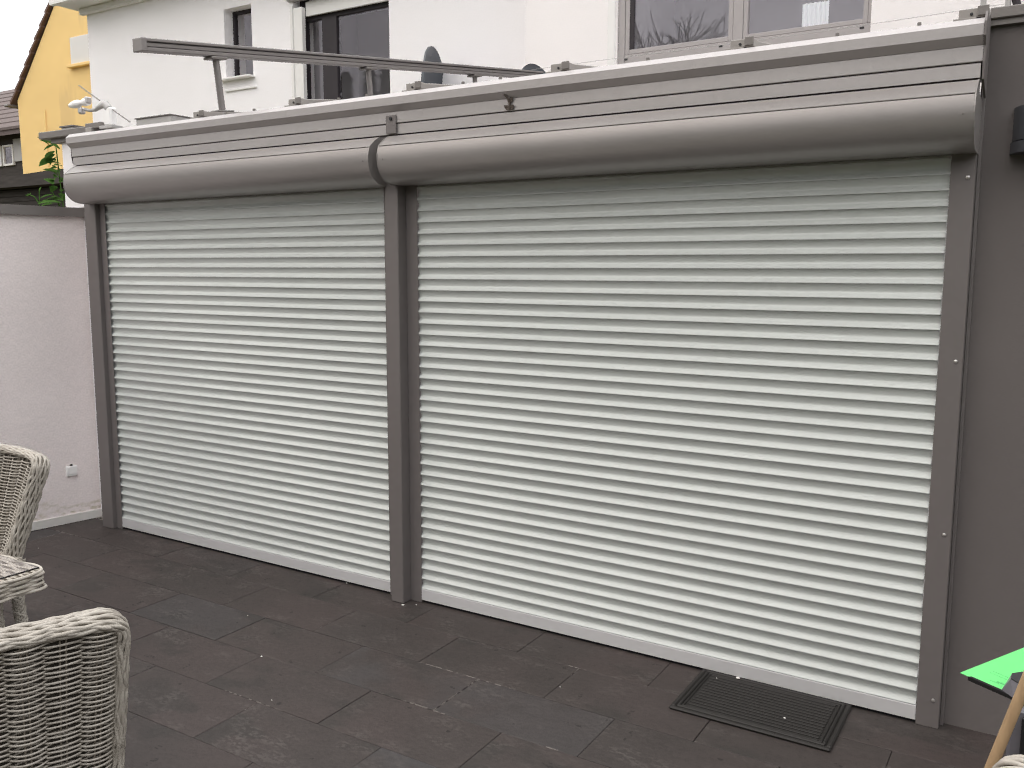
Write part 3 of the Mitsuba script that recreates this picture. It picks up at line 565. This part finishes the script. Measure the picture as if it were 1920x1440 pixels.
def chair(label, M, detail_outer, detail_inner, part_strands, wt=.30, wb=.235, ztop=.92, lean=.13, seed=1, rows=.0067):
    """local frame: faces +y, back at -y; M: 4x4 placing it"""
    def tr(m): m = m.copy(); m.apply_transform(M); return m
    t = thing('wicker_chair', label, 'chair', 'wicker chairs round the garden table')
    z0 = .36; H = ztop - z0
    def hw(v): return wb + (wt - wb) * v
    def S(u, v, o=0.0):     # u -1..1, v 0..1, o outwards (towards -y)
        x = u * hw(v); y = -.245 - lean * v + .045 * u * u - o; z = z0 + H * v - .012 * u ** 4 * v
        return np.stack(np.broadcast_arrays(x, y, z), -1)
    rc = .045
    # rim path: up the left side, round the corner, across, down
    pl = [(-1 + .02, v) for v in np.linspace(0, 1 - rc / H, 40)]
    cor = [(-1 + .02 + (rc / wt) * (1 - math.cos(q)), 1 - rc / H + (rc / H) * math.sin(q)) for q in np.linspace(.15, np.pi / 2 - .15, 8)]
    top = [(u, 1.0) for u in np.linspace(-1 + .02 + rc / wt, 1 - .02 - rc / wt, 60)]
    uv = pl + cor + top + [(-u, v) for u, v in cor[::-1]] + [(-u, v) for u, v in pl[::-1]]
    P = np.array([S(np.array(u), np.array(v)) for u, v in uv])
    ctr = S(np.array(0.), np.array(.55)); inw = ctr - P; inw /= np.linalg.norm(inw, axis=1, keepdims=True)
    br, core = braid(P, inw, seed=seed)
    bk = t + '__backrest'
    scene[bk] = mikit.ply(tr(core), 'm_core', smooth=40)
    labels.setdefault(bk, {})
    put('rim_braid', tr(br), 'm_wick', bk, smooth=50, kind='stuff')
    # woven panels
    ncol = 7
    nu = 101; u = np.linspace(-.955, .955, nu)
    def panel(side, o0, parts, name):
        z = np.arange(z0 + .012, ztop - .022, rows); strands = []; rr = random.Random(seed + 5)
        for j, zz in enumerate(z):
            v = np.full(nu, (zz - z0) / H)
            ph = (u + .955) / 1.91 * ncol * np.pi
            w = np.sin(ph) * (1 if j % 2 else -1)
            am = np.where(np.sin(ph) > 0, .0190, .0095)
            o = np.sign(w) * np.abs(w) ** .7 * am
            Q = S(u, v, o0 + side * (o - .0) + 0)
            Q[:, 2] += rr.uniform(-.0009, .0009) + .0012 * np.sin(u * 9 + j)
            strands.append(tube(Q, 0.0025 * rr.uniform(.9, 1.12), 6, up=(0, .25, .97)))
        if parts:
            for s in strands: put('weave_strand', tr(s), 'm_wick', bk, smooth=50)
        else: put(name, tr(cat(strands)), 'm_wick', bk, smooth=50, kind='stuff')
        st = []
        for cidx in range(ncol):
            for d in (-.022, .022):
                uc = -.955 + 1.91 * (cidx + .5) / ncol + d
                vv = np.linspace(.02, .985, 20); st.append(tube(S(np.full(20, uc), vv, o0 - side * .003), .0021, 6, up=(0, 1, 0)))
        put('stake', tr(cat(st)), 'm_stake', bk, smooth=50, kind='stuff')
    g = np.linspace(-.95, .95, 21); vv = np.linspace(.01, .975, 16)
    def sheet(o):
        V = np.array([S(np.array(a), np.array(b), o) for b in vv for a in g]); F = []
        for i in range(15):
            for j in range(20): F += [[i * 21 + j, i * 21 + j + 1, (i + 1) * 21 + j + 1], [i * 21 + j, (i + 1) * 21 + j + 1, (i + 1) * 21 + j]]
        return trimesh.Trimesh(V, F, process=False)
    put('liner', tr(cat(sheet(.003), sheet(-.003))), 'm_liner', bk)
    if detail_outer: panel(1, .022, part_strands, 'outer_weave')
    if detail_inner: panel(-1, -.022, False, 'inner_weave')
    # seat: woven box with apron
    strands = []
    ring = np.array([(-.27, -.24), (-.27, .25), (-.24, .28), (.24, .28), (.27, .25), (.27, -.24)])
    def ringpath(n=140):
        seg = np.linalg.norm(np.diff(ring, axis=0), axis=1); s = np.concatenate([[0], np.cumsum(seg)]); q = np.linspace(0, s[-1], n)
        return np.stack([np.interp(q, s, ring[:, 0]), np.interp(q, s, ring[:, 1])], 1), q
    R, q = ringpath()
    nr = np.gradient(R, axis=0); nr = np.stack([nr[:, 1], -nr[:, 0]], 1); nr /= np.linalg.norm(nr, axis=1, keepdims=True)
    for j, zz in enumerate(np.arange(.33, .445, .0075)):
        o = .006 * np.sin(q / .06 * np.pi) * (1 if j % 2 else -1)
        strands.append(tube(np.column_stack([R - nr * o[:, None], np.full(len(R), zz)]), .0036, 5))
    for j, yy in enumerate(np.arange(-.23, .27, .0085)):
        xx = np.linspace(-.26, .26, 60); strands.append(tube(np.column_stack([xx, np.full(60, yy), .445 + .004 * np.sin(xx / .06 * np.pi) * (1 if j % 2 else -1)]), .0036, 5))
    sk = put('seat', tr(bx(-.262, .262, -.24, .27, .335, .438, .02)), 'm_core', t)
    put('seat_weave', tr(cat(strands)), 'm_wick', sk, smooth=50, kind='stuff')
    for sx in (-1, 1):
        for y in (-.24, .24):
            p = np.array([(sx * (wb * .8 + .02), y, zz) for zz in np.linspace(.36, .0, 30)]); p[:, 0] += sx * .015 * np.linspace(0, 1, 30); p[:, 1] += np.sign(y) * .02 * np.linspace(0, 1, 30)
            lb, lc = braid(p, np.tile([1., 0, 0], (30, 1)), a=.022, b=.022, n=7, seed=seed + 9, pitch=.12, r=.006)
            lk = put('leg', tr(lc), 'm_core', t); put('leg_wrap', tr(lb), 'm_wick', lk, smooth=50, kind='stuff')
    return t
def place(x, y, deg):
    M = np.eye(4); a = math.radians(deg); M[:2, :2] = [[math.cos(a), -math.sin(a)], [math.sin(a), math.cos(a)]]; M[:3, 3] = (x, y, G); return M
# local back top corner (u=+-1): x=+-.30, y=-.33
def corner_to(px, py, deg, side, wt=.30):
    a = math.radians(deg); lx, ly = side * (wt + .015), -.245 - .13 + .045
    return place(px - (math.cos(a) * lx - math.sin(a) * ly), py - (math.sin(a) * lx + math.cos(a) * ly), deg)
chair('grey wicker armless chair in the left foreground, its back towards the viewer', corner_to(.868, -2.281, 61, 1), True, False, True, seed=3, lean=.09, wb=.262, ztop=.888)
chair('grey wicker chair at the far side of the glass table, beside the pink wall', corner_to(-1.05, -1.35, 180, -1), False, True, False, seed=4, wb=.185, ztop=.878)
chair('wicker chair at the right edge with tools and papers piled on its seat', corner_to(2.672, -1.905, -8, -1), True, True, False, seed=6, ztop=.892)

# table
t = thing('garden_table', 'wicker garden table with a glass top at the left edge', 'table')
TX, TY = -.05, -1.955; TL, TW = 1.65, .95
rect = np.array([(TX, TY - TW), (TX, TY - .03), (TX - .009, TY - .009), (TX - .03, TY), (TX - TL, TY)])
seg = np.linalg.norm(np.diff(rect, axis=0), axis=1); ss = np.concatenate([[0], np.cumsum(seg)]); q = np.linspace(0, ss[-1], 420)
R = np.stack([np.interp(q, ss, rect[:, 0]), np.interp(q, ss, rect[:, 1])], 1); nr = np.gradient(R, axis=0); nr = np.stack([-nr[:, 1], nr[:, 0]], 1); nr /= np.linalg.norm(nr, axis=1, keepdims=True)
tp = put('table_top', bx(TX - TL, TX - .008, TY - TW, TY - .008, .690, .724, .006), 'm_core', t)
for j, zz in enumerate(np.linspace(.676, .731, 8)):
    o = (.0055 * np.sin(q / .075 * np.pi) * (1 if j % 2 else -1) + .004 - (abs(j - 3.5) / 3.5) ** 3 * .008)
    put('rim_strand', tube(np.column_stack([R + nr * o[:, None], np.full(len(R), zz + G + .006)]), .0052, 7), 'm_wick', tp, smooth=50)
ts = []
for j, yy in enumerate(np.arange(TY - TW + .02, TY - .02, 0.020)):
    xx = np.linspace(TX - TL + .01, TX - .01, 200); ts.append(tube(np.column_stack([xx, np.full(200, yy), .7275 + .003 * np.sin(xx / .07 * np.pi) * (1 if j % 2 else -1)]), .0042, 5))
put('top_weave', cat(ts), 'm_wick', tp, smooth=50, kind='stuff')
put('glass_sheet', bx(TX - TL + .02, TX - .014, TY - TW + .02, TY - .014, .7365, .7425, .0012), 'm_glass', t)
for x, y in ((TX - .125, TY - .12), (TX - TL + .125, TY - .12), (TX - .125, TY - TW + .12), (TX - TL + .125, TY - TW + .12)):
    p = np.array([(x, y, zz) for zz in np.linspace(.68, G, 40)])
    lb, lc = braid(p, np.tile([1., 0, 0], (40, 1)), a=.032, b=.032, n=9, seed=2, pitch=.16, r=.007)
    lk = put('leg', lc, 'm_core', t); put('leg_wrap', lb, 'm_wick', lk, smooth=50, kind='stuff')

# ---------------------------------------------------------------- things on the right hand chair
t = thing('tool_case', 'grey plastic case with a black strip standing behind the wooden stick', 'case')
put('body', bx(2.700, 3.05, -1.66, -1.40, .447, .872, .006), 'm_case', t)
put('black_strip', bx(2.7225, 3.05, -1.668, -1.6605, .45, .86, .002), 'm_black', t)
t = thing('plastic_block', 'grey wedge shaped plastic block lying on the green sheet', 'block')
PT = [(2.6974, -1.6142), (2.7134, -1.6311), (2.770, -1.640), (2.770, -1.560), (2.7188, -1.5657), (2.6978, -1.5885)]
put('body', trimesh.convex.convex_hull(np.array([(2.6834, -1.6079, .8822), (2.7049, -1.6379, .8822), (2.78, -1.655, .8822), (2.78, -1.55, .8822), (2.71, -1.552, .8822), (2.690, -1.585, .8822)] + [(x, y, .910) for x, y in PT])), 'm_case', t)
put('top_plate', ext_z([(x + .0006, y) for x, y in PT], .9102, .9125), 'm_casetop', t)
fl = thing('green_folder', 'bright green printed sheet in a black edged folder on the right', 'folder')
g0, g1, g2 = np.array([2.605, -1.566, .880]), np.array([2.714, -1.352, .880]), np.array([2.700, -1.622, .880])
e1 = (g1 - g0) / np.linalg.norm(g1 - g0); e2 = (g2 - g0) - e1 * ((g2 - g0) @ e1); e2 /= np.linalg.norm(e2)
def sheetm(a0, a1, b0, b1, z0, z1):
    c = [g0 + e1 * a + e2 * b for a, b in ((a0, b0), (a1, b0), (a1, b1), (a0, b1))]; m = ext_z([(p[0], p[1]) for p in c], .88 + z0, .88 + z1); m.fix_normals(); return m
sl = (g2 - g0)
def quad(pts, z0, z1): m = ext_z([(p[0], p[1]) for p in pts], .88 + z0, .88 + z1); m.fix_normals(); return m
u1, u2 = e1, sl / np.linalg.norm(sl)
put('sheet', quad([g0, g0 + u1 * .42, g0 + u1 * .42 + u2 * .297, g0 + u2 * .297], 0, .0012), 'm_green', fl)
put('cover', quad([g0 + u2 * .020 - u1 * .003, g0 + u2 * .022 + u1 * .40, g0 + u1 * .40 + u2 * .302, g0 + u2 * .302 - u1 * .003], -.006, -.0004), 'm_black', fl)
put('spine', quad([g0 + u2 * .0205 - u1 * .004, g0 + u2 * .0235 + u1 * .0035, g0 + u1 * .0035 + u2 * .30, g0 + u2 * .30 - u1 * .004], -.006, .0022), 'm_black', fl)
pr = random.Random(3); ink = []
for a, b0, n, hgt in ((.022, .040, 5, .003), (.027, .052, 7, .006), (.055, .02, 16, .0016), (.066, .02, 18, .0016)):
    b = b0
    for i in range(n):
        w_ = pr.uniform(.002, .0045); c = [g0 + u1 * (a + x) + u2 * (.012 + b + y) for x, y in ((0, 0), (hgt, 0), (hgt, w_), (0, w_))]; ink.append(quad(c, .00125, .00145)); b += w_ + .0012
put('print', cat(ink), 'm_ink', fl)
bt, bb = np.array([2.7325, -1.715, .985]), np.array([2.668, -1.735, .735])
d = (bt - bb) / np.linalg.norm(bt - bb)
bp = [bb - d * (bb[2] - .30) / d[2] + d * s for s in np.linspace(0, 1.35, 14)]
tag(put('broom_handle', tube(bp, .0102, 18, up=(0, 1, 0)), 'm_wood', smooth=40), 'light brown wooden stick leaning over the right hand chair', 'stick')

# ---------------------------------------------------------------- doormat
t = thing('doormat', 'black ribbed rubber doormat lying in front of the right shutter', 'mat')
mx0, mx1, my0, my1 = 1.522, 2.136, -.408, .002
put('base', bx(mx0 + .004, mx1 - .004, my0 + .004, my1 - .004, G + .0015, G + .007), 'm_rubber', t)
def ring(i, w, z0, z1, b): return cat(bx(mx0 + i, mx1 - i, my0 + i, my0 + i + w, z0, z1, b), bx(mx0 + i, mx1 - i, my1 - i - w, my1 - i, z0, z1, b), bx(mx0 + i, mx0 + i + w, my0 + i + w, my1 - i - w, z0, z1, b), bx(mx1 - i - w, mx1 - i, my0 + i + w, my1 - i - w, z0, z1, b))
put('border', cat(ring(0, .020, G + .002, G + .014, .005), ring(.023, .012, G + .005, G + .016, .004), ring(.038, .008, G + .005, G + .013, .003)), 'm_rubber', t)
n = 14
for i in range(n):
    y = my0 + .052 + i * (my1 - my0 - .104) / (n - 1)
    put('rib', bx(mx0 + .054, mx1 - .054, y - .0085, y + .0085, G + .0065, G + .0118, .002), 'm_rubber', t)

# ---------------------------------------------------------------- small litter
def crumb(x, y, z, r, label):
    m = trimesh.creation.icosphere(subdivisions=1, radius=1.0); v = np.array(m.vertices) * np.array([r, r * .8, r * .45]) * (1 + .3 * (np.random.default_rng(int(abs(x) * 977) + 3).random((len(m.vertices), 1)) - .5)); m.vertices = v + np.array([x, y, z + r * .4])
    tag(put('plaster_crumb', m, 'm_crumb', smooth=60), label, 'crumb')
crumb(1.681, -.030, G + .0125, .009, 'larger white crumb at the back edge of the doormat')
crumb(1.936, -.262, G + .0118, .0050, 'round white crumb in the middle of the doormat')
crumb(1.603, -.072, G + .0118, .0030, 'tiny pale crumb near the back left corner of the doormat')
crumb(-.050, -.100, G, .008, 'white crumb at the foot of the middle post')
crumb(.005, -.060, G, .0045, 'white crumb beside the left guide of the right shutter')
crumb(-.515, -.010, G, .005, 'pale crumb in the joint under the left shutter')
crumb(-.204, -.915, G, .005, 'pale crumb at a slab corner in the middle of the paving')
for i, (x, y) in enumerate([(-.62, -.62), (.14, -1.18), (1.07, -.47), (-2.55, -.55)]):
    r0 = random.Random(i + 50); m = trimesh.creation.icosphere(subdivisions=1, radius=.0028); m.apply_translation((x, y, G + .002))
    tag(put('paving_speck', m, 'm_speck'), ['tiny pale speck on the paving left of the middle post', 'tiny pale speck in the middle of the near paving', 'tiny pale speck on the paving left of the doormat', 'tiny pale speck on the paving near the pink wall'][i], 'speck', 'pale specks on the paving')
# dry leaf hanging from the gutter
t = thing('dry_leaf', 'dry brown leaf cluster stuck to the fascia above the right shutter box', 'leaf')
put('stalk', tube([(.585, -.140, 2.472), (.600, -.132, 2.455), (.607, -.126, 2.435), (.606, -.125, 2.405)], [.003, .004, .006, .005], 7), 'm_dry', t)
for s, (a, b) in enumerate((((.606, 2.408), (.582, 2.424)), ((.606, 2.408), (.634, 2.426)), ((.600, 2.440), (.614, 2.448)))):
    m = leaf_mesh(.030, 0.020); v = np.array(m.vertices); th = math.atan2(b[1] - a[1], b[0] - a[0]); v2 = np.column_stack([a[0] + v[:, 1] * math.cos(th) - v[:, 0] * math.sin(th), -.1255 - np.abs(v[:, 2]), a[1] + v[:, 1] * math.sin(th) + v[:, 0] * math.cos(th)])
    put('blade', trimesh.Trimesh(v2, m.faces, process=False), 'm_dry', t)
for k_ in [k_ for k_, v_ in labels.items() if not v_]: del labels[k_]
